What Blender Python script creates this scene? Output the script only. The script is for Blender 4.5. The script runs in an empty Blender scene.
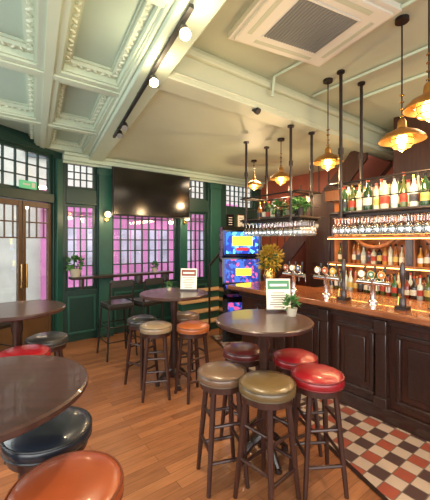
import bpy, bmesh, math, random
from mathutils import Vector, Matrix
random.seed(7)
TH=math.atan2(.6,.8); CAMZ=1.68; F=320.0
def W(b,a,z=0): return Vector((-.6*a+.8*b,.8*a+.6*b,z))
def P(x,y,z):
    d=(CAMZ-z)*F/(y-241.0); return Vector(((x-215)/F*d,d,z))
def PD(x,y,d): return Vector(((x-215)/F*d,d,CAMZ-(y-241)/F*d))
# ---------------- materials
def newmat(name):
    m=bpy.data.materials.new(name); m.use_nodes=True
    nt=m.node_tree; b=nt.nodes['Principled BSDF']; return m,nt,b
def lin(c):
    return tuple(((v/255.)/12.92 if v/255.<=.04045 else ((v/255.+.055)/1.055)**2.4) for v in c)
def M(name,rgb,rough=.5,metal=0,es=0,var=.0,scale=8,stretch=(1,1,1),bump=0,coat=0,raw=False):
    m,nt,b=newmat(name); c=lin(rgb)
    b.inputs['Base Color'].default_value=(*c,1); b.inputs['Roughness'].default_value=rough
    b.inputs['Metallic'].default_value=metal; b.inputs['Coat Weight'].default_value=coat
    if es>0:
        b.inputs['Emission Color'].default_value=(*c,1); b.inputs['Emission Strength'].default_value=es
    if var>0 or bump>0:
        tc=nt.nodes.new('ShaderNodeTexCoord'); mp=nt.nodes.new('ShaderNodeMapping'); mp.inputs['Scale'].default_value=stretch
        nz=nt.nodes.new('ShaderNodeTexNoise'); nz.inputs['Scale'].default_value=scale; nz.inputs['Detail'].default_value=5
        nt.links.new(tc.outputs['Object'],mp.inputs['Vector']); nt.links.new(mp.outputs[0],nz.inputs['Vector'])
        if var>0:
            r=nt.nodes.new('ShaderNodeValToRGB'); r.color_ramp.elements[0].position=.3; r.color_ramp.elements[1].position=.7
            r.color_ramp.elements[0].color=(*[v*(1-var) for v in c],1); r.color_ramp.elements[1].color=(*[min(1,v*(1+var)) for v in c],1)
            nt.links.new(nz.outputs['Fac'],r.inputs[0]); nt.links.new(r.outputs[0],b.inputs['Base Color'])
        if bump>0:
            bp=nt.nodes.new('ShaderNodeBump'); bp.inputs['Strength'].default_value=bump; bp.inputs['Distance'].default_value=.01
            nt.links.new(nz.outputs['Fac'],bp.inputs['Height']); nt.links.new(bp.outputs[0],b.inputs['Normal'])
    return m
def glassmat(name,tint=(.95,1,.97),gl=.12,rough=.03,col=None,es=0):
    m=bpy.data.materials.new(name); m.use_nodes=True; nt=m.node_tree; nt.nodes.clear()
    o=nt.nodes.new('ShaderNodeOutputMaterial'); mx=nt.nodes.new('ShaderNodeMixShader'); t=nt.nodes.new('ShaderNodeBsdfTransparent')
    g=nt.nodes.new('ShaderNodeBsdfGlossy'); g.inputs['Roughness'].default_value=rough; t.inputs['Color'].default_value=(*tint,1)
    lw=nt.nodes.new('ShaderNodeLayerWeight'); lw.inputs['Blend'].default_value=.35
    ma=nt.nodes.new('ShaderNodeMath'); ma.operation='MULTIPLY_ADD'; ma.inputs[1].default_value=.6; ma.inputs[2].default_value=gl
    nt.links.new(lw.outputs['Facing'],ma.inputs[0]); nt.links.new(ma.outputs[0],mx.inputs[0])
    nt.links.new(t.outputs[0],mx.inputs[1]); nt.links.new(g.outputs[0],mx.inputs[2])
    if es>0:
        e=nt.nodes.new('ShaderNodeEmission'); e.inputs[0].default_value=(*lin(col),1); e.inputs[1].default_value=es
        ad=nt.nodes.new('ShaderNodeAddShader'); nt.links.new(mx.outputs[0],ad.inputs[0]); nt.links.new(e.outputs[0],ad.inputs[1]); nt.links.new(ad.outputs[0],o.inputs[0])
    else: nt.links.new(mx.outputs[0],o.inputs[0])
    return m
CEIL=M('ceiling_sage_paint',(184,200,180),.55,var=.03,scale=3)
COFF=M('coffer_panel_paint',(168,190,176),.55,var=.03,scale=3)
ORN=M('plaster_moulding',(194,206,186),.6,bump=.6,scale=60)
SOFF=M('far_ceiling_paint',(186,192,168),.5,var=.03,scale=2)
GREEN=M('dark_green_joinery',(24,54,46),.35,var=.1,scale=4)
GREEN2=M('teal_green_paint',(32,78,66),.4,var=.1,scale=4)
DARKW=M('dark_mahogany',(54,27,18),.3,var=.35,scale=5,stretch=(6,6,.8),coat=.3)
DARKW2=M('dark_stained_wood',(48,28,22),.3,var=.3,scale=6,stretch=(1,6,6),coat=.3)
LEG=M('stool_leg_wood',(58,31,23),.35,var=.25,scale=8,stretch=(6,6,1),coat=.2)
TOPW=M('table_top_wood',(62,38,32),.3,var=.25,scale=4,stretch=(1,9,1),coat=.25)
BARTOP=M('bar_top_wood',(134,78,46),.22,var=.3,scale=4,stretch=(8,1,1),coat=.5)
WARMW=M('warm_oak',(130,78,42),.35,var=.3,scale=5,stretch=(5,5,.7))
STEPW=M('step_tread_oak',(206,160,110),.4,var=.2,scale=5,stretch=(1,5,1))
DOORW=M('door_brown_frame',(92,66,42),.35,var=.2,scale=5)
BRASS=M('brass',(206,160,90),.22,1)
COPPER=M('aged_brass_shade',(196,146,84),.32,1)
CHROME=M('chrome',(220,220,220),.12,1)
IRON=M('black_iron',(50,42,38),.4,.6)
BLACK=M('black_gloss',(8,8,10),.15)
BLACKM=M('black_matt',(18,18,20),.6)
WHITE=M('white_plastic',(216,214,200),.45)
GREY=M('grille_grey',(120,122,118),.5)
PAPER=M('paper',(232,228,214),.7)
LEAF=M('leaf_green',(58,104,46),.5,var=.35,scale=30)
LEAFY=M('yellow_foliage',(170,140,40),.6,var=.4,scale=30)
POT=M('terracotta_pot',(180,170,150),.6)
TERRA=M('terracotta_paint',(128,62,44),.5,var=.12,scale=3)
PINKW=M('dusty_pink_paint',(176,104,88),.6,var=.1,scale=3)
GLASS=glassmat('window_glass',(.97,1,.98),.04)
GLS=glassmat('drinking_glass',(.96,.97,.97),.26,.06)
JAR=glassmat('lamp_jar_glass',(1,.93,.75),.1,.1,(255,176,70),.9)
BULB=M('warm_bulb',(255,204,120),.5,es=18)
SPOTB=M('spot_bulb',(255,214,140),.5,es=60)
STRIP=M('warm_led',(255,184,92),.5,es=8)
EXITM=M('exit_sign_green',(90,170,120),.5,es=.5)
PINK=M('pink_shopfront',(228,132,194),.5,var=.2,scale=.8)
SHOPW=M('shop_window',(206,188,216),.2,var=.35,scale=1.5)
BRICK=M('facade_render',(222,214,206),.8,var=.12,scale=2)
REDB=M('facade_red_brick',(168,92,80),.8,var=.2,scale=6)
DGL=M('facade_dark_glass',(90,98,110),.15,var=.3,scale=2)
PAVE=M('pavement',(160,158,155),.8,var=.15,scale=5)

# ---------------- mesh builder
class MB:
    def __init__(s): s.v=[];s.f=[];s.m=[];s.mats=[]
    def mi(s,m):
        if m not in s.mats: s.mats.append(m)
        return s.mats.index(m)
    def add(s,vs,fs,mat):
        o=len(s.v); s.v+= [tuple(v) for v in vs]; k=s.mi(mat)
        for f in fs: s.f.append([i+o for i in f]); s.m.append(k)
    def box(s,x0,x1,y0,y1,z0,z1,mat,mtx=None):
        vs=[Vector((x,y,z)) for z in (z0,z1) for y in (y0,y1) for x in (x0,x1)]
        if mtx: vs=[mtx@v for v in vs]
        s.add(vs,[(0,2,3,1),(4,5,7,6),(0,1,5,4),(2,6,7,3),(0,4,6,2),(1,3,7,5)],mat)
    def prism(s,poly,z0,z1,mat):
        n=len(poly); vs=[(x,y,z0) for x,y in poly]+[(x,y,z1) for x,y in poly]
        s.add(vs,[tuple(range(n-1,-1,-1)),tuple(range(n,2*n))]+[(i,(i+1)%n,n+(i+1)%n,n+i) for i in range(n)],mat)
    def cyl(s,p0,p1,r0,r1,mat,n=10):
        p0=Vector(p0);p1=Vector(p1); d=(p1-p0).normalized()
        u=d.orthogonal().normalized(); w=d.cross(u); vs=[];fs=[]
        for p,r in ((p0,r0),(p1,r1)):
            for i in range(n):
                t=2*math.pi*i/n; vs.append(p+u*math.cos(t)*r+w*math.sin(t)*r)
        for i in range(n): j=(i+1)%n; fs.append((i,j,n+j,n+i))
        fs.append(tuple(range(n-1,-1,-1))); fs.append(tuple(range(n,2*n))); s.add(vs,fs,mat)
    def lathe(s,prof,c,mat,n=20,mtx=None):
        vs=[];fs=[]; k=len(prof)
        for r,z in prof:
            for i in range(n):
                t=2*math.pi*i/n; v=Vector((r*math.cos(t),r*math.sin(t),z))
                if mtx: v=mtx@v
                vs.append(v+Vector(c))
        for q in range(k-1):
            for i in range(n): j=(i+1)%n; fs.append((q*n+i,q*n+j,(q+1)*n+j,(q+1)*n+i))
        if prof[0][0]>1e-4: fs.append(tuple(range(n-1,-1,-1)))
        if prof[-1][0]>1e-4: fs.append(tuple(range((k-1)*n,k*n)))
        s.add(vs,fs,mat)
    def torus(s,c,R,r,mat,n=28,k=8,mtx=None):
        vs=[];fs=[]
        for i in range(n):
            t=2*math.pi*i/n
            for j in range(k):
                q=2*math.pi*j/k; v=Vector(((R+r*math.cos(q))*math.cos(t),(R+r*math.cos(q))*math.sin(t),r*math.sin(q)))
                if mtx: v=mtx@v
                vs.append(v+Vector(c))
        for i in range(n):
            for j in range(k):
                a=i*k+j;b=i*k+(j+1)%k;c2=((i+1)%n)*k+(j+1)%k;d=((i+1)%n)*k+j; fs.append((a,d,c2,b))
        s.add(vs,fs,mat)
    def tube(s,pts,r,mat,n=8):
        for i in range(len(pts)-1): s.cyl(pts[i],pts[i+1],r,r,mat,n)
    def ball(s,c,r,mat,sc=(1,1,1),n=10,mtx=None):
        pr=[(math.sin(math.pi*i/6)*r,-math.cos(math.pi*i/6)*r) for i in range(7)]
        m=Matrix.Diagonal((*sc,1)); 
        if mtx: m=mtx@m
        s.lathe([(max(a,0),b) for a,b in pr],c,mat,n,m)
    def leafs(s,c,R,n,size,mat,up=.3,sz=1.0):
        for i in range(n):
            d=Vector((random.gauss(0,1),random.gauss(0,1),random.gauss(0,1)+up)).normalized()
            p=Vector(c)+Vector((d.x*R,d.y*R,d.z*R*sz))*random.uniform(.35,1)
            t=(d+Vector((random.uniform(-.5,.5),random.uniform(-.5,.5),random.uniform(-.6,.3)))).normalized()
            w=t.cross(Vector((random.uniform(-1,1),random.uniform(-1,1),1))).normalized()*size*.28
            q=t.cross(w).normalized()*size*.1
            s.add([p,p+t*size*.5+w+q,p+t*size,p+t*size*.5-w+q],[(0,1,2),(0,2,3)],mat)
    def obj(s,name,loc=(0,0,0),rot=0,bevel=0,parent=None,clip=None,sharp=38):
        me=bpy.data.meshes.new(name); me.from_pydata(s.v,[],s.f)
        for m in s.mats: me.materials.append(m)
        for p,k in zip(me.polygons,s.m): p.material_index=k; p.use_smooth=True
        bm=bmesh.new(); bm.from_mesh(me)
        if clip:
            for co,no in clip:
                bmesh.ops.bisect_plane(bm,geom=bm.verts[:]+bm.edges[:]+bm.faces[:],plane_co=co,plane_no=no,clear_outer=True)
        bmesh.ops.recalc_face_normals(bm,faces=bm.faces[:]); bm.to_mesh(me); bm.free()
        me.set_sharp_from_angle(angle=math.radians(sharp))
        o=bpy.data.objects.new(name,me); bpy.context.collection.objects.link(o)
        o.location=loc; o.rotation_euler=(0,0,rot)
        if bevel>0:
            b=o.modifiers.new('bevel','BEVEL'); b.width=bevel; b.segments=2; b.limit_method='ANGLE'; b.angle_limit=math.radians(50)
        if parent: o.parent=parent
        return o
C=Vector((-2.51,5.24,0)); LD=Vector((-.375,-.927,0)).normalized(); LN=Vector((.927,-.375,0)).normalized()
def inv(v): return Vector((.8*v.x+.6*v.y,-.6*v.x+.8*v.y,v.z))
Cl=inv(C); LDl=inv(LD); LNl=inv(LN)
CLIP=[(Cl,-LNl)]
NEAR=(inv(Vector((0,-1.4,0))),inv(Vector((0,-1,0))))
CLIPS=[CLIP[0],NEAR]
AW=5.7
# ---------------- floors
def floor_mat():
    m,nt,b=newmat('wood_plank_floor'); L=nt.links.new
    tc=nt.nodes.new('ShaderNodeTexCoord'); br=nt.nodes.new('ShaderNodeTexBrick')
    br.inputs['Scale'].default_value=1; br.inputs['Brick Width'].default_value=.75; br.inputs['Row Height'].default_value=.085
    br.inputs['Mortar Size'].default_value=.0015; br.inputs['Bias'].default_value=0
    br.inputs['Color1'].default_value=(*lin((172,112,72)),1); br.inputs['Color2'].default_value=(*lin((138,86,54)),1)
    br.inputs['Mortar'].default_value=(*lin((84,50,30)),1); L(tc.outputs['Object'],br.inputs['Vector'])
    mp=nt.nodes.new('ShaderNodeMapping'); mp.inputs['Scale'].default_value=(2,22,1); nz=nt.nodes.new('ShaderNodeTexNoise'); nz.inputs['Scale'].default_value=2.5; nz.inputs['Detail'].default_value=6
    L(tc.outputs['Object'],mp.inputs[0]); L(mp.outputs[0],nz.inputs['Vector'])
    r=nt.nodes.new('ShaderNodeMapRange'); r.inputs[3].default_value=.5; r.inputs[4].default_value=1.35; L(nz.outputs['Fac'],r.inputs[0])
    mx=nt.nodes.new('ShaderNodeVectorMath'); mx.operation='SCALE'; L(br.outputs['Color'],mx.inputs[0]); L(r.outputs[0],mx.inputs['Scale']); L(mx.outputs[0],b.inputs['Base Color'])
    b.inputs['Roughness'].default_value=.36; b.inputs['Coat Weight'].default_value=.12; return m
def tile_mat():
    m,nt,b=newmat('victorian_tile'); L=nt.links.new; N=nt.nodes.new
    tc=N('ShaderNodeTexCoord'); sp=N('ShaderNodeSeparateXYZ'); L(tc.outputs['Object'],sp.inputs[0])
    def mt(op,a,v=None,v2=None):
        n=N('ShaderNodeMath'); n.operation=op
        for i,q in enumerate((a,v,v2)):
            if q is None: continue
            if isinstance(q,(int,float)): n.inputs[i].default_value=q
            else: L(q,n.inputs[i])
        return n.outputs[0]
    s=1/.12
    x=mt('MULTIPLY_ADD',sp.outputs[0],s,100); y=mt('MULTIPLY_ADD',sp.outputs[1],s,100)
    i=mt('FLOOR',x); j=mt('FLOOR',y); par=mt('MODULO',mt('ADD',i,j),2); ip=mt('MODULO',i,2)
    fx=mt('FRACT',x); fy=mt('FRACT',y)
    e=mt('MINIMUM',mt('MINIMUM',fx,mt('SUBTRACT',1,fx)),mt('MINIMUM',fy,mt('SUBTRACT',1,fy))); gr=mt('LESS_THAN',e,.03)
    def mix(f,a,c):
        n=N('ShaderNodeMix'); n.data_type='RGBA'; L(f,n.inputs[0])
        for q,k in ((a,6),(c,7)):
            if isinstance(q,tuple): n.inputs[k].default_value=(*lin(q),1)
            else: L(q,n.inputs[k])
        return n.outputs[2]
    dk=mix(ip,(156,78,60),(84,60,56)); col=mix(par,dk,(190,166,146)); col=mix(gr,col,(110,96,86)); L(col,b.inputs['Base Color'])
    b.inputs['Roughness'].default_value=.35; return m
FLOOR=floor_mat(); TILE=tile_mat()
mb=MB(); mb.box(-7,7.5,-6,5.9,-.1,0,FLOOR); mb.obj('floor',rot=TH,clip=CLIPS)
mb=MB(); pts=[(1.25,-1.5),(2.15,1.0),(3.35,4.55),(5.55,4.55),(5.55,-1.5)]
vs=[(x,y,.004) for x,y in pts]+[(x,y,.0005) for x,y in pts]; n=len(pts)
mb.add(vs,[tuple(range(n))]+[(i,(i+1)%n,n+(i+1)%n,n+i) for i in range(n)],TILE)
for (p,q) in ((pts[0],pts[1]),(pts[1],pts[2])):
    d=Vector((q[0]-p[0],q[1]-p[1],0)).normalized(); nn=Vector((d.y,-d.x,0))*.04
    a=Vector((*p,.006));c=Vector((*q,.006)); mb.add([a-nn,a,c,c-nn],[(0,1,2,3)],DARKW2)
mb.obj('floor_tile_apron',rot=TH)
# ---------------- ceiling
mb=MB(); mb.box(-7,7,-6,5.9,3.42,3.5,SOFF); mb.obj('ceiling',rot=TH,clip=CLIPS)
def bl(a): return 1.06+.15*(a-2.4)
def br_(a): return 1.3+.15*(a-2.4)
mb=MB()
mb.prism([(br_(2.4)-.02,2.4),(5.7,2.4),(5.7,5.7),(br_(5.7)-.02,5.7)],3.12,3.42,SOFF)
mb.prism([(1.28,2.38),(5.7,2.38),(5.7,2.62),(1.3,2.62)],3.05,3.12,SOFF)
mb.box(1.28,5.7,2.35,2.4,3.3,3.36,SOFF); mb.box(1.28,5.7,2.37,2.4,3.1,3.12,SOFF)
mb.obj('ceiling_dropped_panel',rot=TH,bevel=.01)
mb=MB()
mb.prism([(bl(-3),-3),(br_(-3),-3),(br_(5.7),5.7),(bl(5.7),5.7)],3.05,3.42,CEIL)
mb.prism([(bl(-3)-.03,-3),(bl(-3),-3),(bl(5.7),5.7),(bl(5.7)-.03,5.7)],3.1,3.15,ORN)
mb.prism([(br_(-3),-3),(br_(-3)+.04,-3),(br_(2.3)+.04,2.34),(br_(2.3),2.34)],3.34,3.42,CEIL)
mb.obj('trim_beam',rot=TH,clip=[NEAR],bevel=.012)
# coffered ceiling
mb=MB(); ZR=3.12; ZP=3.25; SK=.13
def sh(a): return SK*(a-2.9)
def sprism(x0,x1,y0,y1,z0,z1,mat): mb.prism([(x0+sh(y0),y0),(x1+sh(y0),y0),(x1+sh(y1),y1),(x0+sh(y1),y1)],z0,z1,mat)
ribA=[.485,-.95,-2.4,-3.8]; ribB=[-1.1,.25,1.68,3.08,4.42]
sprism(-6,1.17,-3,5.7,ZP,3.419,COFF)
for b_ in ribA: sprism(b_-.09,b_+.09,-3,5.7,ZR,ZP,CEIL); sprism(b_-.035,b_+.035,-3,5.7,ZR-.015,ZR,CEIL)
for a_ in ribB: sprism(-6,1.15,a_-.1,a_+.1,ZR+.001,ZP,CEIL); sprism(-6,1.12,a_-.035,a_+.035,ZR-.014,ZR,CEIL)
sprism(-6,1.15,5.5,5.7,ZR+.002,ZP,CEIL); sprism(1.08,1.16,-3,5.7,ZR+.003,ZP,CEIL)
def ring(x0,x1,y0,y1,z0,z1,w,mat):
    sprism(x0,x1,y0,y0+w,z0,z1,mat); sprism(x0,x1,y1-w,y1,z0,z1,mat); sprism(x0,x0+w,y0+w,y1-w,z0,z1,mat); sprism(x1-w,x1,y0+w,y1-w,z0,z1,mat)
ys=ribB+[5.6]; xs=[1.17]+ribA
for i in range(len(xs)-1):
    for j in range(len(ys)-1):
        x1=xs[i]-.09;x0=xs[i+1]+.09;y0=ys[j]+.1;y1=ys[j+1]-.1
        if i>2: continue
        ring(x0,x1,y0,y1,ZR+.02,ZP,.02,CEIL); ring(x0+.018,x1-.018,y0+.018,y1-.018,ZR+.075,ZP,.055,ORN); ring(x0+.07,x1-.07,y0+.07,y1-.07,ZP-.022,ZP,.02,CEIL)
        if j>=1:
            st=.062; q=y0+.06; k=0
            while q<y1-.04:
                for xx in (x0+.046,x1-.046): mb.ball((xx+sh(q),q,ZR+.078),.024,ORN,(1.2,.6,.7),6,Matrix.Rotation(.6*(-1)**k,4,'Z'))
                q+=st;k+=1
            q=x0+.1;k=0
            while q<x1-.08:
                for yy in (y0+.046,y1-.046): mb.ball((q+sh(yy),yy,ZR+.078),.024,ORN,(.6,1.2,.7),6,Matrix.Rotation(.6*(-1)**k,4,'Z'))
                q+=st;k+=1
mb.obj('ceiling_coffered',rot=TH,clip=CLIPS)
mb=MB()
mb.box(1.14,5.7,AW-.1,AW,3.0,3.12,CEIL); mb.box(1.14,5.7,AW-.16,AW,3.07,3.12,CEIL); mb.box(1.14,5.7,AW-.05,AW,2.96,3.0,CEIL)
mb.obj('trim_cornice',rot=TH,bevel=.012)
# ---------------- walls
mb=MB(); T0,T1=AW,AW+.18
mb.box(1.0,5.9,T0,T1,0,.85,GREEN)
mb.box(1.0,5.9,T0,T1,3.02,3.42,GREEN)
for x0,x1 in ((1.0,1.2),(1.70,1.97),(3.33,3.54),(4.08,4.6),(5.5,5.9)): mb.box(x0,x1,T0,T1,.85,3.02,GREEN)
for x0,x1 in ((1.2,1.70),(1.97,3.33),(3.54,4.08)): mb.box(x0,x1,T0,T1,2.3,2.56,GREEN)
mb.box(4.6,5.5,T0,T1,.85,2.45,GREEN)
for x0,x1 in ((1.22,1.68),(2.0,2.62),(2.68,3.3),(3.56,4.05)):
    mb.box(x0,x1,T0-.02,T0,.12,.16,GREEN2); mb.box(x0,x1,T0-.02,T0,.72,.76,GREEN2); mb.box(x0,x0+.04,T0-.02,T0,.16,.72,GREEN2); mb.box(x1-.04,x1,T0-.02,T0,.16,.72,GREEN2)
for x0,x1 in ((1.72,1.95),(3.35,3.52),(4.12,4.4)):
    mb.box(x0,x1,T0-.06,T0,.0,2.96,GREEN2); mb.box(x0-.02,x1+.02,T0-.08,T0,.0,.16,GREEN2); mb.box(x0-.02,x1+.02,T0-.08,T0,2.84,2.92,GREEN2)
mb.obj('wall_back',rot=TH,bevel=.006)
def window(name,x0,x1,z0,z1,cols,rows,fr=.045,mt=.016,rot=TH,loc=(0,0,0),y=AW+.06,rowz=None,mat=GREEN):
    mb=MB(); mb.box(x0,x1,y,y+.06,z0,z0+fr,mat); mb.box(x0,x1,y,y+.06,z1-fr,z1,mat); mb.box(x0,x0+fr,y,y+.06,z0+fr,z1-fr,mat); mb.box(x1-fr,x1,y,y+.06,z0+fr,z1-fr,mat)
    for i in range(1,cols):
        c=x0+fr+(x1-x0-2*fr)*i/cols; mb.box(c-mt/2,c+mt/2,y+.01,y+.05,z0+fr,z1-fr,mat)
    zz=rowz if rowz else [z0+fr+(z1-z0-2*fr)*i/rows for i in range(1,rows)]
    for c in zz: mb.box(x0+fr,x1-fr,y+.012,y+.048,c-mt/2,c+mt/2,mat)
    mb.box(x0+fr,x1-fr,y+.028,y+.032,z0+fr,z1-fr,GLASS)
    return mb.obj(name,loc,rot)
RZ=[1.25,1.5,1.7,1.9,2.1]
window('window_1',1.2,1.70,.85,2.3,4,5,rowz=RZ)
window('window_2',1.2,1.70,2.56,3.02,4,3)
window('window_3',1.97,3.33,.85,2.3,9,5,mt=.02,rowz=RZ)
window('window_4',1.97,3.33,2.56,3.02,8,3)
window('window_5',3.54,4.08,.85,2.3,4,5,mt=.02,rowz=RZ)
window('window_6',3.54,4.08,2.56,3.02,4,3)
window('window_7',4.6,5.5,2.45,3.02,6,4)
mb=MB(); mb.box(1.22,3.05,AW-.32,AW-.082,1.06,1.1,DARKW2)
for x in (1.4,2.4,2.95): mb.box(x-.02,x+.02,AW-.28,AW-.082,.9,1.06,DARKW2)
mb.obj('window_shelf',rot=TH,bevel=.005)
LR=math.atan2(LD.y,LD.x)
mb=MB()
mb.box(0,.16,-.16,0,0,3.42,GREEN); mb.box(1.16,1.32,-.16,0,0,3.42,GREEN)
mb.box(.16,1.16,-.16,0,3.05,3.42,GREEN); mb.box(.16,1.16,-.16,.02,2.28,2.42,GREEN)
mb.box(1.32,7.2,-.16,0,0,.8,GREEN); mb.box(1.32,7.2,-.16,0,3.0,3.42,GREEN)
for x in (2.6,4.1,5.6,7.0): mb.box(x-.12,x+.12,-.16,0,.8,3.0,GREEN)
mb.box(.02,.13,0,.05,0,3.0,GREEN2)
mb.obj('wall_left',C,LR,bevel=.006)
window('window_8',.16,1.16,2.42,3.05,5,3,rot=LR,loc=C,y=-.1)
for k,(x0,x1) in enumerate(((1.32,2.48),(2.72,3.98),(4.22,5.48),(5.72,6.88))): window('window_%d'%(9+k),x0,x1,.8,3.0,4,4,rot=LR,loc=C,y=-.1)
for k,(x0,x1) in enumerate(((.165,.655),(.665,1.155))):
    mb=MB(); y0,y1=-.09,-.04; D=DOORW; f=.055
    mb.box(x0,x0+f,y0,y1,.01,2.27,D); mb.box(x1-f,x1,y0,y1,.01,2.27,D); mb.box(x0+f,x1-f,y0,y1,.01,.16,D); mb.box(x0+f,x1-f,y0,y1,2.19,2.27,D)
    mb.box(x0+f,x1-f,y0,y1,.5,.6,D); mb.box(x0+f,x1-f,y0+.01,y1-.01,.16,.5,D); mb.box(x0+f,x1-f,y0+.02,y1-.02,.6,2.19,GLASS)
    for z in (1.72,1.95): mb.box(x0+f,x1-f,y0+.01,y1-.01,z,z+.02,D)
    for i in (1,2,3): xm=x0+(x1-x0)*i/4; mb.box(xm-.006,xm+.006,y0+.01,y1-.01,1.73,2.19,D)
    hx=x1-.035 if k==0 else x0+.035; mb.cyl((hx,y1+.04,1.0),(hx,y1+.04,1.35),.012,.012,BRASS); mb.cyl((hx,y1,1.02),(hx,y1+.04,1.02),.01,.01,BRASS); mb.cyl((hx,y1,1.33),(hx,y1+.04,1.33),.01,.01,BRASS)
    mb.obj('door_%d'%(k+1),C,LR,bevel=.004)
mb=MB(); mb.box(.5,.76,.021,.05,2.44,2.55,EXITM); mb.box(.53,.58,.05,.053,2.46,2.53,WHITE); mb.box(.61,.72,.05,.053,2.485,2.51,WHITE); mb.obj('exit_sign',C,LR)
mb=MB(); y0,y1=-1.56,-1.4
mb.box(-5.2,8.2,y0,y1,0,.7,GREEN); mb.box(-5.2,8.2,y0,y1,3.05,3.42,GREEN)
for x in (-5,-3,-1,1,3,5,7.8): mb.box(x-.15,x+.15,y0,y1,.7,3.05,GREEN)
mb.obj('wall_near')
RW=5.7
mb=MB(); mb.box(RW,RW+.15,-5.6,5.88,0,3.42,TERRA); mb.obj('wall_right',rot=TH)
mb=MB(); mb.box(4.72,4.82,-4.5,3.0,0,2.6,DARKW); mb.box(4.72,4.82,-4.5,2.1,2.6,3.42,DARKW); mb.box(4.69,4.72,-4.5,3.0,2.54,2.6,DARKW); mb.obj('wall_bar_partition',rot=TH,bevel=.005,clip=[NEAR])
# ---------------- entry steps, platform, staircase
mb=MB()
for i in range(4):
    a0=4.9+.16*i; mb.box(3.13,4.6,a0,5.6,.17*i,.17*i+.135,GREEN2); mb.box(3.11,4.62,a0-.03,5.6,.17*i+.135,.17*i+.17,STEPW)
mb.box(4.62,5.65,4.95,5.6,0,.64,GREEN2); mb.box(4.62,5.65,4.92,5.6,.64,.68,STEPW)
mb.obj('entry_steps',rot=TH,bevel=.006)
mb=MB(); mb.tube([(3.5,4.84,1.22),(4.3,4.84,1.95)],.024,IRON); mb.cyl((4.3,4.84,0),(4.3,4.84,1.98),.024,.024,IRON); mb.cyl((3.5,4.84,0),(3.5,4.84,1.24),.02,.02,IRON)
mb.obj('stair_handrail',rot=TH)
mb=MB()
y0,z0,y1,z1=4.88,.68,2.55,3.4
for x in (4.84,5.62):
    vs=[];t=.04
    for xx in (x,x+t): vs+=[(xx,y0,z0-.3),(xx,y0,z0+.2),(xx,y1,z1),(xx,y1,z1-.45)]
    mb.add(vs,[(0,1,2,3),(4,5,6,7),(0,1,5,4),(1,2,6,5),(2,3,7,6),(3,0,4,7)],DARKW)
for i in range(14):
    f=i/14; y=y0+(y1-y0)*f; z=z0+(z1-.1-z0)*f; mb.box(4.88,5.62,y-.2,y+.02,z,z+.04,WARMW)
vs=[(4.88,y0,z0-.28),(5.62,y0,z0-.28),(5.62,y1,z1-.4),(4.88,y1,z1-.4)]; mb.add(vs+[(a,b,c+.02) for a,b,c in vs],[(0,1,2,3),(4,5,6,7),(0,1,5,4),(1,2,6,5),(2,3,7,6),(3,0,4,7)],PINKW)
for i in range(12):
    f=(i+.5)/12; y=y0+(y1-y0)*f; z=z0+(z1-z0)*f; mb.cyl((4.86,y,z),(4.86,y,min(z+.8,3.1)),.012,.012,DARKW2,6)
mb.obj('staircase',rot=TH)
mb=MB(); mb.box(4.72,4.82,3.02,3.6,0,2.5,DARKW)
for z in (.3,1.3): mb.box(4.7,4.72,3.1,3.5,z,z+.8,DARKW2)
mb.obj('panelled_post',rot=TH,bevel=.005)
# ---------------- bar
mb=MB(); BE=3.44
mb.box(3.06,3.6,-1.0,BE,0,1.0,DARKW); mb.box(3.03,3.06,-1.0,BE+.02,0,.14,DARKW2)
mb.box(3.02,3.06,-1.0,BE+.01,.9,1.0,DARKW2)
y=-.95
while y<BE-.3:
    ya,yb=y,y+.55
    mb.box(3.0,3.06,ya-.05,ya+.05,.14,.9,DARKW2); mb.box(2.98,3.06,ya-.06,ya+.06,.82,.95,DARKW2); mb.box(2.98,3.06,ya-.06,ya+.06,.14,.24,DARKW2)
    for p,q,r,s_ in ((ya+.08,yb-.07,.2,.24),(ya+.08,yb-.07,.8,.84)): mb.box(3.03,3.06,p,q,r,s_,DARKW2)
    for p in (ya+.08,yb-.11): mb.box(3.03,3.06,p,p+.04,.24,.8,DARKW2)
    mb.box(3.04,3.06,ya+.17,yb-.16,.3,.74,DARKW2)
    y+=.6
mb.box(3.14,3.52,BE,BE+.02,.2,.85,DARKW2)
mb.obj('bar_counter',rot=TH,bevel=.008)
mb=MB(); mb.box(2.86,3.64,-1.05,BE+.1,1.001,1.06,BARTOP); mb.box(2.9,2.95,-1.05,BE+.06,.975,1.001,DARKW); mb.obj('bar_top',rot=TH,bevel=.02)
def gantry(a0,a1,ztop,name):
    mb=MB(); f,r=3.0,3.4
    for a in (a0,a1):
        for b_ in (f,r):
            zt=ztop
            mb.cyl((b_,a,1.93),(b_,a,zt),.017,.017,IRON,10); mb.cyl((b_,a,zt-.02),(b_,a,zt),.04,.04,IRON,12)
            for z in (2.26,1.95,2.6): mb.cyl((b_,a,z-.03),(b_,a,z+.03),.026,.026,IRON,10)
    lo,hi=min(a0,a1)-.12,max(a0,a1)+.12
    for a in (lo,a0,a1,hi):
        for z in (1.96,2.27): mb.cyl((f,a,z),(r,a,z),.011,.011,IRON)
    for b_ in (f,r):
        for z in (1.96,2.27,2.1): mb.cyl((b_,lo,z),(b_,hi,z),.011 if z!=2.1 else .005,.011 if z!=2.1 else .005,IRON)
    mb.box(f+.015,r-.015,lo,hi,1.965,1.98,DARKW2)
    for k in range(6): b_=f+.04+.064*k; mb.box(b_-.004,b_+.004,lo,hi,1.925,1.95,IRON)
    mb.obj(name,rot=TH)
gantry(2.5,3.28,3.05,'bar_gantry')
gantry(.75,1.85,3.42,'bar_gantry')
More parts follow.
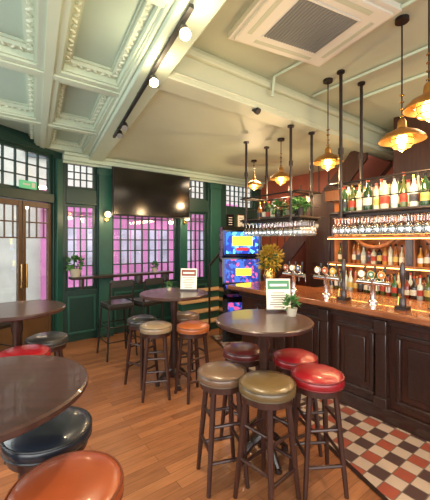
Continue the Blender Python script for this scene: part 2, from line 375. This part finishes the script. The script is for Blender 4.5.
def glasses(a0,a1,name):
    mb=MB(); a=a0
    pr=[(.031,0),(.033,-.004),(.005,-.01),(.004,-.06),(.022,-.075),(.036,-.105),(.038,-.135),(.03,-.18)]
    while a<a1:
        for k in range(5): mb.lathe(pr,(3.072+.064*k,a+random.uniform(-.006,.006),1.924),GLS,10)
        a+=.072
    mb.obj(name,rot=TH)
glasses(2.42,3.38,'hanging_wine_glasses'); glasses(.66,1.96,'hanging_wine_glasses')
bcols=[M('bottle_%d'%i,c,.12,coat=.5) for i,c in enumerate([(34,62,34),(150,88,34),(100,52,22),(196,186,160),(50,84,46),(188,130,56),(36,28,24),(112,34,26),(176,186,176),(74,84,40),(130,74,30)])]
gcols=[bcols[i] for i in (0,4,3,5,8,9,3,8)]
labs=[M('label_%d'%i,c,.6) for i,c in enumerate([(224,216,192),(170,60,40),(200,170,90),(226,224,214),(60,60,66),(214,206,180)])]
def bottle(mb,x,y,z,h=.3,r=.036,c=None,l=None):
    c=c or random.choice(bcols); l=l or random.choice(labs); s=random.choice((.58,.5,.66))
    mb.lathe([(r*.9,0),(r,.01),(r,h*s),(r*.8,h*(s+.07)),(r*.36,h*(s+.17)),(r*.33,h*.92),(0,h*.92)],(x,y,z),c,12)
    mb.lathe([(r*1.02,h*.16),(r*1.02,h*.4)],(x,y,z),l,12); mb.lathe([(r*.4,h*.9),(r*.4,h),(0,h)],(x,y,z),random.choice((BLACKM,labs[1],BRASS,BLACKM)),10)
def row(name,b_,a0,a1,z,st=.085,h=.3,rows=1,cols=None):
    mb=MB(); a=a0
    while a<a1:
        for k in range(rows): bottle(mb,b_+.1*k,a+random.uniform(-.006,.006),z,h*random.uniform(.82,1.1),random.uniform(.03,.04),c=random.choice(cols) if cols else None)
        a+=st
    mb.obj(name,rot=TH)
row('bottle_row',3.1,.7,1.95,1.981,.084,.3,3,gcols)
row('bottle_row',3.3,2.72,3.32,1.981,.085,.27)
for i,(b_,a_) in enumerate(((3.12,2.45),(3.1,2.78),(3.24,2.58))):
    mb=MB(); mb.lathe([(.045,0),(.06,.09),(.05,.09),(0,.08)],(0,0,0),IRON,14); mb.leafs((0,0,.12),.08,80,.07,LEAF)
    mb.obj('potted_plant',W(b_,a_,1.981))
mb=MB()
AMB=M('backbar_amber',(178,104,48),.3,var=.3,scale=4)
mb.box(4.2,4.69,-1.2,3.0,0,.92,DARKW); mb.box(4.15,4.69,-1.2,3.0,.92,.97,BARTOP)
for a_ in (-.9,.0,.9,1.8,2.7): mb.box(4.5,4.69,a_-.06,a_+.06,.97,2.45,WARMW); mb.box(4.48,4.5,a_-.04,a_+.04,1.1,2.3,DARKW2)
for z in (1.32,1.72): mb.box(4.46,4.69,-1.2,2.98,z,z+.03,WARMW); mb.box(4.455,4.46,-1.2,2.98,z-.012,z,STRIP)
mb.box(4.42,4.69,-1.2,3.0,2.3,2.5,WARMW); mb.box(4.38,4.69,-1.2,3.0,2.46,2.52,DARKW2)
mb.box(4.68,4.69,-1.2,3.0,.97,2.3,AMB)
for i in range(4):
    a_=-.45+.9*i
    mb.torus((4.49,a_,1.95),.36,.03,WARMW,24,6,Matrix.Rotation(math.pi/2,4,'Y'))
mb.obj('back_bar_cabinet',rot=TH,bevel=.004)
row('bottle_row',4.3,-.8,2.9,.971,.075,.3,2); row('bottle_row',4.575,-.7,2.85,1.351,.075,.29); row('bottle_row',4.575,-.7,2.85,1.751,.075,.29)
def tap(a,b_=3.2,cols=((200,60,40),(60,120,200),(230,200,90))):
    mb=MB(); n=len(cols)
    mb.lathe([(.045,0),(.045,.015),(.026,.03),(.024,.2),(.03,.21),(.03,.24),(0,.25)],(0,0,0),CHROME,16)
    mb.cyl((0,-.09*n/2-.03,.2),(0,.09*n/2+.03,.2),.024,.024,CHROME,14)
    for i,c in enumerate(cols):
        y=(i-(n-1)/2)*.1; mt=M('tap_badge',c,.3,es=.25)
        R=Matrix.Rotation(-math.pi/2,4,'Y')
        mb.lathe([(.0,0),(.036,0),(.036,.02),(0,.02)],(-.02,y,.285),mt,18,R); mb.torus((-.035,y,.285),.036,.006,BRASS,18,6,R)
        mb.lathe([(.0,0),(.016,0),(.016,.003),(0,.003)],(-.041,y,.285),PAPER,12,R)
        mb.cyl((0,y,.21),(0,y,.26),.01,.01,CHROME); mb.cyl((.02,y,.2),(.1,y,.18),.008,.008,CHROME); mb.cyl((.1,y,.18),(.1,y,.11),.007,.006,CHROME)
        mb.cyl((.03,y,.24),(.04,y,.36),.008,.012,BLACK)
    mb.obj('beer_tap',W(b_,a,1.061),TH)
tap(2.62,cols=((40,80,130),(230,230,220),(160,60,40))); tap(2.15,cols=((200,160,60),(170,60,40),(220,220,220))); tap(1.62,cols=((200,100,40),(60,110,80),(220,220,220)))
for a_ in (1.88,1.3):
    mb=MB(); mb.box(-.05,.05,-.05,.05,0,.03,IRON); mb.lathe([(.03,.03),(.03,.1),(.016,.12),(.016,.22),(.022,.28),(.026,.36),(.014,.42),(0,.43)],(0,0,0),DARKW2,14); mb.tube([(0,0,.1),(-.08,0,.12),(-.09,0,.05)],.008,BRASS); mb.obj('beer_hand_pump',W(3.1,a_,1.061),TH)
mb=MB(); mb.box(-.09,.09,-.12,.12,0,.008,BLACKM)
for k in range(2): mb.lathe([(.03,.008),(.034,.12)],(0,-.05+.1*k,0),GLS,12)
mb.obj('bar_mat_with_glasses',W(3.4,1.05,1.061),TH)
mb=MB(); mb.box(-.01,.01,-.08,.08,0.012,.2,M('card_blue',(90,120,150),.5)); mb.box(-.013,-.01,-.06,.06,.04,.17,PAPER); mb.box(-.03,.03,-.08,.08,0,.012,BLACKM); mb.obj('bar_menu_card',W(3.05,.98,1.061),TH,)
mb=MB(); mb.lathe([(.06,0),(.09,.12),(.06,.22),(.07,.24),(.05,.22),(0,.2)],(0,0,0),BRASS,18)
for i in range(26):
    t=random.uniform(0,6.28); r=random.uniform(.02,.16); z=random.uniform(.3,.5); mb.cyl((0,0,.2),(r*math.cos(t),r*math.sin(t),z),.003,.002,LEAF,5)
mb.leafs((0,0,.38),.17,340,.07,LEAFY); mb.leafs((0,0,.3),.13,50,.08,LEAF); mb.obj('flower_arrangement',W(3.38,3.2,1.061))
def pendant(x,y,d,D,zt):
    p=PD(x,y,d); mb=MB(); r=D/2; H=zt-p.z
    mb.cyl((0,0,.13),(0,0,H-.03),.006,.006,IRON,8); mb.lathe([(.05,H-.03),(.05,H-.001),(0,H-.001)],(0,0,0),IRON,16)
    for k in range(4): mb.torus((0,0,.16+.055*k),.014,.004,BRASS,10,5)
    mb.lathe([(.018,.14),(.03,.12),(.035,.07),(.06,.055),(r*.7,.03),(r*.95,-.005),(r,-.02),(r,-.03),(r*.96,-.025),(r*.9,-.008),(r*.65,.02),(.05,.045),(.03,.05)],(0,0,0),COPPER,28)
    mb.lathe([(.055,.035),(.075,.0),(.078,-.045),(.06,-.085),(0,-.1)],(0,0,0),JAR,18)
    mb.ball((0,0,-.02),.042,BULB,(1,1,1.15),12)
    mb.torus((0,0,-.025),.082,.004,BRASS,20,5); mb.torus((0,0,-.07),.072,.004,BRASS,20,5)
    for k in range(4):
        t=k*math.pi/2; c,s=math.cos(t),math.sin(t); mb.tube([(.065*c,.065*s,.03),(.083*c,.083*s,-.03),(.073*c,.073*s,-.072),(0,0,-.115)],.003,BRASS,5)
    mb.obj('pendant_lamp',p)
    l=bpy.data.lights.new('pendant_light','POINT'); l.energy=24; l.color=(1,.7,.38); l.shadow_soft_size=.05
    o=bpy.data.objects.new('pendant_light',l); o.location=p+Vector((0,0,-.17)); bpy.context.collection.objects.link(o)
pendant(402,137,2.5,.33,3.42); pendant(328,160,3.45,.31,3.42); pendant(281,177,4.5,.31,3.12); pendant(254,184,5.7,.29,3.12); pendant(429,104,2.1,.3,3.42)
mb=MB(); w,h=.5,.42; Z=3.42
mb.box(-w,w,-h,h,Z-.05,Z-.001,WHITE); mb.box(-w+.04,w-.04,-h+.04,h-.04,Z-.07,Z-.05,WHITE); mb.box(-.27,.27,-.23,.23,Z-.074,Z-.07,GREY)
for i in range(20): x=-.26+.0274*i; mb.box(x-.006,x+.006,-.23,.23,Z-.08,Z-.074,GREY)
mb.box(-.285,.285,-.245,-.23,Z-.08,Z-.07,WHITE); mb.box(-.285,.285,.23,.245,Z-.08,Z-.07,WHITE)
for x in (-.39,.39): mb.box(x-.02,x+.02,-.26,.26,Z-.073,Z-.07,SOFF)
for y in (-.32,.32): mb.box(-.3,.3,y-.02,y+.02,Z-.073,Z-.07,SOFF)
q1=PD(228,40,(3.36-CAMZ)*F/201); q2=PD(319,68,(3.36-CAMZ)*F/173); ang=math.atan2(q2.y-q1.y,q2.x-q1.x); mid=(q1+q2)/2; mid.z=0
cen=mid+Vector((math.sin(ang),-math.cos(ang),0))*h
mb.obj('air_conditioning_cassette',(cen.x,cen.y,0),ang,bevel=.008)
p1=Vector(P(192,8,3.0)); p2=Vector(P(114,138,3.0)); mb=MB(); d=(p2-p1); d.z=0; dn=d.normalized(); ang=math.atan2(dn.y,dn.x); LL=d.length
mb.box(0,LL,-.015,.015,.0,.025,BLACKM)
for t in (.15,.5,.9): mb.cyl((LL*t,0,.025),(LL*t,0,.049),.008,.008,IRON)
mb.obj('track_light',(p1.x,p1.y,3.0),ang)
def spot(x,y,lit=True,z=2.93):
    p=P(x,y,z); t=(p-p1).dot(dn); q=p1+dn*t; m2=MB()
    m2.cyl((0,0,.07),(0,0,.0),.01,.01,BLACKM); m2.cyl((0,0,.03),(.015,-.045,-.03),.028,.036,BLACKM,16)
    m2.cyl((.015,-.045,-.03),(.017,-.049,-.034),.033,.033,SPOTB if lit else GREY,16)
    m2.obj('track_spotlight',(q.x,q.y,2.93))
    if lit:
        l=bpy.data.lights.new('spot_l','SPOT'); l.energy=70; l.color=(1,.8,.54); l.spot_size=math.radians(115); l.spot_blend=.8; l.shadow_soft_size=.04
        o=bpy.data.objects.new('track_spot_light',l); o.location=(q.x+.02,q.y-.06,2.87); o.rotation_euler=(.3,.2,0); bpy.context.collection.objects.link(o)
        l=bpy.data.lights.new('spot_g','POINT'); l.energy=7; l.color=(1,.76,.46); l.shadow_soft_size=.04
        o=bpy.data.objects.new('track_spot_spill',l); o.location=(q.x+.03,q.y-.1,2.9); bpy.context.collection.objects.link(o)
spot(177,32); spot(142,79); spot(120,126,False); spot(116,134,False)
mb=MB(); mb.cyl((0,0,0),(0,0,-.04),.03,.03,BLACKM,14); mb.cyl((0,0,-.04),(.05,-.05,-.1),.03,.035,BLACKM,14)
def PZ(x,y,z): d=(z-CAMZ)*F/(241.0-y); return Vector(((x-215)/F*d,d,z))
mb.obj('ceiling_spotlight',PZ(253,104,3.119))
mb=MB(); mb.tube([(3.7,-1,3.395),(3.7,2.3,3.395)],.018,CEIL); mb.tube([(2.5,.2,3.395),(2.5,2.3,3.395),(2.5,2.33,3.2)],.014,CEIL); mb.tube([(3.2,.0,3.395),(3.2,2.33,3.395)],.014,CEIL); mb.obj('ceiling_conduit',rot=TH)
mb=MB(); mb.box(1.88,3.44,5.42,5.47,2.12,2.96,BLACKM); mb.box(1.9,3.42,5.412,5.42,2.14,2.94,BLACK); mb.box(2.5,2.8,5.47,5.64,2.4,2.7,IRON); mb.obj('wall_television',rot=TH,bevel=.004)
SG=M('sconce_glow',(255,220,160),.5,es=3)
for b_ in (1.835,3.435):
    mb=MB(); mb.cyl((0,0,0),(0,-.06,0),.03,.03,BRASS); mb.cyl((0,-.06,0),(0,-.1,.05),.01,.01,BRASS); mb.ball((0,-.11,.09),.055,SG,n=12); mb.obj('wall_sconce',W(b_,AW-.061,2.05),TH)
    l=bpy.data.lights.new('sconce_l','POINT'); l.energy=6; l.color=(1,.75,.45); l.shadow_soft_size=.06; o=bpy.data.objects.new('sconce_light',l); o.location=W(b_,AW-.3,2.1); bpy.context.collection.objects.link(o)
for i,(b_,z,w,h) in enumerate(((4.7,2.15,.22,.3),(5.02,2.15,.22,.3),(5.3,2.1,.2,.26),(4.75,1.75,.24,.3),(5.1,1.7,.3,.34))):
    mb=MB(); mb.box(-w/2,w/2,-.02,0,-h/2,h/2,BRASS if i%2 else BLACKM); mb.box(-w/2+.02,w/2-.02,-.025,-.02,-h/2+.02,h/2-.02,PAPER if i%2 else BLACK)
    for k in range(4): mb.box(-w/4,w/4,-.028,-.025,-h/3+k*h*.18,-h/3+k*h*.18+.012,BLACKM if i%2 else PAPER)
    mb.obj('framed_picture',W(b_,AW-.001,z),TH)
# ---------------- slot machine
def slot_screen(name,c1,c2,c3,sc,es):
    m,nt,b=newmat(name); L=nt.links.new
    tc=nt.nodes.new('ShaderNodeTexCoord'); v=nt.nodes.new('ShaderNodeTexVoronoi'); v.inputs['Scale'].default_value=sc
    L(tc.outputs['Object'],v.inputs['Vector']); r=nt.nodes.new('ShaderNodeValToRGB'); r.color_ramp.interpolation='CONSTANT'
    r.color_ramp.elements[0].color=(*lin(c1),1); r.color_ramp.elements[1].position=.45; r.color_ramp.elements[1].color=(*lin(c2),1); e=r.color_ramp.elements.new(.8); e.color=(*lin(c3),1)
    s=nt.nodes.new('ShaderNodeSeparateColor'); L(v.outputs['Color'],s.inputs[0]); L(s.outputs[0],r.inputs[0]); L(r.outputs[0],b.inputs['Base Color']); L(r.outputs[0],b.inputs['Emission Color']); b.inputs['Emission Strength'].default_value=es; return m
SC1=slot_screen('slot_screen_blue',(14,44,150),(30,110,210),(90,200,240),16,1.2); SC2=slot_screen('slot_screen_mix',(24,40,130),(40,90,190),(200,80,140),20,.9)
YEL=M('slot_yellow',(236,226,50),.4,es=1.4); BLUE=M('slot_blue_trim',(30,70,190),.3,es=.6); REDS=M('slot_red',(200,40,50),.4,es=.6)
mb=MB()
prof=[(.5,0),(-.02,0),(-.02,.72),(-.16,.82),(-.16,.9),(.0,.96),(.05,1.4),(-.02,1.44),(-.04,1.86),(.02,1.92),(.5,1.92)]
for x0,x1,mt,sc in ((-.3,.3,BLACK,0),(-.33,-.3,BLUE,.012),(.3,.33,BLUE,.012)):
    n=len(prof); pr=[(y-(sc if y<.4 else 0),z) for y,z in prof]
    mb.add([(x0,y,z) for y,z in pr]+[(x1,y,z) for y,z in pr],[tuple(range(n)),tuple(range(2*n-1,n-1,-1))]+[(i,(i+1)%n,n+(i+1)%n,n+i) for i in range(n)],mt if sc==0 else BLACK)
def slab(x0,x1,y0,z0,y1,z1,t,mt):
    d=Vector((0,y1-y0,z1-z0)).normalized(); nn=Vector((0,-d.z,d.y))*t
    vs=[Vector((x0,y0,z0)),Vector((x1,y0,z0)),Vector((x1,y1,z1)),Vector((x0,y1,z1))]; vs=vs+[v+nn for v in vs]
    mb.add(vs,[(0,1,2,3),(4,5,6,7),(0,1,5,4),(1,2,6,5),(2,3,7,6),(3,0,4,7)],mt)
slab(-.27,.27,.005,.99,.045,1.37,.008,SC2); slab(-.27,.27,-.022,1.47,-.038,1.83,.008,SC1)
slab(-.17,.17,-.028,1.6,-.035,1.76,.016,YEL); slab(-.1,.1,-.027,1.52,-.03,1.57,.018,REDS); slab(-.1,.16,.015,1.1,.03,1.22,.014,YEL)
slab(-.24,.24,-.02,.2,-.02,.66,.008,SC2); slab(-.18,.18,-.02,.36,-.02,.5,.014,YEL)
slab(-.28,.28,-.15,.91,-.03,.95,.006,BLUE)
for k in range(5): mb.cyl((-.2+.1*k,-.1,.92),(-.2+.1*k,-.105,.95),.024,.024,(YEL,REDS,WHITE,YEL,EXITM)[k],12)
for x in (-.3,.288): slab(x,x+.012,.0,.98,.048,1.38,.006,BLUE); slab(x,x+.012,-.02,1.45,-.04,1.85,.006,BLUE)
mb.obj('slot_machine',(.45,5.35,0),.1,bevel=.004)
# ---------------- stools, tables
LC={'olive':(100,80,50),'brown':(106,80,60),'red':(140,22,30),'dred':(88,32,30),'tan':(152,82,42),'beige':(138,118,94),'dark':(48,46,44),'navy':(26,32,42),'orange':(146,68,34)}
LM={k:M('leather_'+k,v,.32,var=.12,scale=7,bump=.15,coat=.25) for k,v in LC.items()}
PIPE={k:M('piping_'+k,tuple(int(c*.75) for c in v),.4) for k,v in LC.items()}
def stool(pos,col,r=.185,rot=0,h=.785):
    mb=MB(); L=LM[col]
    mb.lathe([(0,h+.004),(r*.5,h+.002),(r*.8,h-.006),(r*.94,h-.02),(r,h-.04),(r*1.0,h-.06),(r*.97,h-.078),(0,h-.08)],(0,0,0),L,32)
    mb.torus((0,0,h-.026),r*.972,.006,PIPE[col],32,6); mb.torus((0,0,h-.076),r*.97,.006,PIPE[col],32,6)
    mb.lathe([(r*.9,h-.082),(r*.9,h-.125),(r*.8,h-.125)],(0,0,0),LEG,28)
    def lp(k,z):
        t=math.pi/4+k*math.pi/2; f=1-z/(h-.1); R=r*(.7+.42*f); return Vector((R*math.cos(t),R*math.sin(t),z))
    for k in range(4):
        mb.cyl(lp(k,h-.1),lp(k,.35),.021,.02,LEG,8); mb.cyl(lp(k,.35),lp(k,0),.02,.015,LEG,8)
        z=.26 if k%2 else .2; mb.cyl(lp(k,z),lp((k+1)%4,z),.012,.012,LEG,8)
        z=.48 if k%2 else .43; mb.cyl(lp(k,z),lp((k+1)%4,z),.011,.011,LEG,8)
    mb.obj('bar_stool',(pos[0],pos[1],0),rot)
S=.785
for x,y,c,r,rt in ((222,367,'brown',.175,.3),(267,378,'olive',.185,.75),(317,370,'red',.178,.1),(295,353,'red',.175,.5),(243,346,'dred',.17,.9),
    (156,323,'beige',.175,.2),(193,323,'tan',.178,.6),(142,316.5,'dark',.17,1),(186,313,'brown',.165,.4)):
    stool(P(x,y,S),c,r,rt)
stool((-1.60,3.05),'dark',.185,.3); stool((-1.58,2.64),'red',.2,.8)
stool((-.82,1.58),'navy',.2,.5); stool((-.555,1.2),'orange',.205,.3)
def table(pos,r,h=1.07):
    mb=MB(); mb.lathe([(0,h-.035),(r-.01,h-.035),(r,h-.026),(r,h-.008),(r-.008,h),(0,h)],(0,0,0),TOPW,56)
    mb.lathe([(r*.42,h-.036),(r*.42,h-.06),(.06,h-.075),(.045,h-.12),(.05,h-.2),(.036,h-.24),(.04,.6),(.045,.4),(.058,.3),(.06,.22),(.05,.18),(.06,.13),(.05,.08)],(0,0,0),DARKW2,24)
    for k in range(4):
        t=k*math.pi/2+.4; c,s=math.cos(t),math.sin(t)
        pts=[(.03,.17),(.1,.13),(.17,.06),(.2,.03)]
        for i in range(3): mb.cyl((pts[i][0]*c,pts[i][0]*s,pts[i][1]),(pts[i+1][0]*c,pts[i+1][0]*s,pts[i+1][1]),.034-.005*i,.029-.005*i,DARKW2,8)
        mb.cyl((.195*c,.195*s,0),(.195*c,.195*s,.035),.028,.026,DARKW2,12)
    mb.obj('round_pub_table',(pos[0],pos[1],0))
T2=P(264,319,1.07); T1=P(174,292.5,1.07)
table(T2,.375); table(T1,.4); table((-1.8,2.91),.4); table((-.96,1.31),.41)
INK=M('ink',(90,80,70))
def menu(pos,rot,w=.17,h=.25,head=None):
    mb=MB(); mb.box(-w/2-.01,w/2+.01,-.03,.03,0,.02,DARKW2); R=Matrix.Rotation(-.12,4,'X')
    mb.box(-w/2,w/2,-.004,.004,.018,h,PAPER,R); mb.box(-w/2+.01,w/2-.01,-.007,-.004,h-.09,h-.015,head or TERRA,R)
    mb.box(-w/2+.03,w/2-.03,-.009,-.007,h-.065,h-.045,PAPER,R)
    for k in range(7): ww=random.uniform(.4,.85)*w/2; mb.box(-ww,ww,-.0065,-.004,.035+.02*k,.041+.02*k,INK,R)
    mb.obj('menu_holder',pos,rot)
GRN=M('menu_green',(70,130,96),.6)
menu(Vector((T2.x+.17,T2.y+.27,1.071)),.05,.21,.28,GRN); menu(Vector((T1.x+.16,T1.y+.14,1.071)),-.1,.2,.27)
def pot(pos,s=1,leaf=LEAF,n=70):
    mb=MB(); mb.lathe([(.035*s,0),(.05*s,.07*s),(.043*s,.07*s),(0,.06*s)],(0,0,0),POT,16); mb.leafs((0,0,.11*s),.055*s,n,.05*s,leaf); mb.obj('potted_plant',pos)
pot(Vector((T2.x+.24,T2.y+.1,1.071)),.95); pot(Vector((T1.x-.08,T1.y+.16,1.071)),.6)
pot(W(1.3,5.5,1.101),1.9,n=60); pot(W(2.7,5.5,1.101),1.1)
def chair(pos,rot):
    mb=MB(); s=.19; h=.74
    mb.box(-s,s,-s,s,h,h+.04,LM['dark']); mb.box(-s,s,-s,s,h-.04,h,IRON)
    for sx in (-1,1):
        mb.cyl((sx*s*.9,-s*.9,h-.02),(sx*s*1.15,-s*1.15,0),.016,.013,IRON,8)
        mb.cyl((sx*s*.9,s*.9,h-.02),(sx*s*1.15,s*1.2,0),.016,.013,IRON,8)
        mb.cyl((sx*s*.9,s*.9,h),(sx*s*.9,s*1.15,h+.36),.015,.013,IRON,8)
    for z,e in ((.25,1.1),(.45,1.04)):
        for p,q in (((-1,-1),(1,-1)),((1,-1),(1,1)),((1,1),(-1,1)),((-1,1),(-1,-1))): mb.cyl((p[0]*s*e,p[1]*s*e,z),(q[0]*s*e,q[1]*s*e,z),.009,.009,IRON,6)
    mb.box(-s*.9,s*.9,s*1.08,s*1.18,h+.28,h+.38,LM['dark']); mb.box(-s*.9,s*.9,s*1.0,s*1.08,h+.12,h+.16,IRON)
    mb.obj('bar_chair',pos,rot,bevel=.005)
for x,d,rt in ((117,4.75,math.pi+TH),(146,5.0,math.pi+TH+.2)):
    p=PD(x,300,d); p.z=0; chair(p,rt)
chair(Vector((-2.55,3.6,0)),1.2)
# ---------------- exterior
mb=MB(); fy=11.0
mb.box(-4.2,18,fy,fy+.4,-.1,8,BRICK)
mb.box(1.6,9.5,fy-.12,fy,-.1,3.3,PINK)
for i in range(7):
    x=1.8+1.1*i; mb.box(x,x+.8,fy-.16,fy-.12,.9,2.1,SHOPW); mb.box(x,x+.8,fy-.17,fy-.16,1.7,1.74,PINK); mb.box(x+.38,x+.42,fy-.17,fy-.16,.9,2.1,PINK)
mb.box(1.6,9.5,fy-.3,fy-.12,2.6,3.2,PINK); mb.box(2.2,6,fy-.32,fy-.3,2.75,3.05,WHITE)
mb.box(-.2,.0,fy-.1,fy,-.1,8,REDB); mb.box(-4.2,-2,fy-.05,fy,-.1,8,REDB)
for i in range(12):
    x=-3.9+1.7*i; mb.box(x,x+.9,fy-.08,fy,4.2,6.2,DGL)
    if x<.6: mb.box(x,x+.95,fy-.08,fy,.6,2.4,DGL)
mb.obj('street_facade',rot=TH)
mb=MB(); mb.box(-25,30,-22,26,-.25,-.15,PAVE); mb.obj('street_pavement',rot=TH)
mb=MB(); mb.box(4.5,16,-9,-8.6,-.15,7,BRICK)
for i in range(6):
    mb.box(5+1.6*i,6+1.6*i,-8.6,-8.56,.5,2.6,DGL); mb.box(5+1.6*i,5.9+1.6*i,-8.6,-8.56,3.6,5.4,DGL)
mb.obj('street_terrace',C,LR)
# ---------------- lights
w=bpy.data.worlds.new('world'); bpy.context.scene.world=w; w.use_nodes=True
w.node_tree.nodes['Background'].inputs[0].default_value=(.9,.95,1,1); w.node_tree.nodes['Background'].inputs[1].default_value=2.0
def area(name,loc,rot,sx,sy,e,col):
    l=bpy.data.lights.new(name,'AREA'); l.shape='RECTANGLE'; l.size=sx; l.size_y=sy; l.energy=e; l.color=col
    o=bpy.data.objects.new(name,l); o.location=loc; o.rotation_euler=rot; bpy.context.collection.objects.link(o); return o
area('window_daylight_near',(0,-1.3,1.9),(math.radians(100),0,0),7,2.2,140,(1,.96,.9))
area('window_daylight_left',tuple(C+LD*4.3+LN*.1+Vector((0,0,1.9))),(math.radians(95),0,LR),4.5,2.0,75,(.95,1,.98))
area('backbar_glow',tuple(W(4.25,1.2,2.28)),(0,.25,TH),.2,3.2,48,(1,.64,.3))
area('bar_fill_light',tuple(W(3.9,.2,3.35)),(0,0,TH),.6,2,34,(1,.8,.58))  # added fill lamp under the near ceiling, out of view, no fixture modelled
area('stair_glow',tuple(W(4.3,4.3,3.05)),(0,0,TH),.5,.5,32,(1,.75,.5))
cd=bpy.data.cameras.new('cam'); cam=bpy.data.objects.new('camera',cd); bpy.context.collection.objects.link(cam)
cam.location=(0,0,CAMZ); cam.rotation_euler=(math.pi/2,0,0); cd.sensor_fit='VERTICAL'; cd.sensor_height=36; cd.lens=36*F/500; cd.shift_y=-9/500; cd.clip_start=.05
bpy.context.scene.camera=cam
bpy.context.scene.view_settings.view_transform='Standard'
bpy.context.scene.view_settings.exposure=0.4
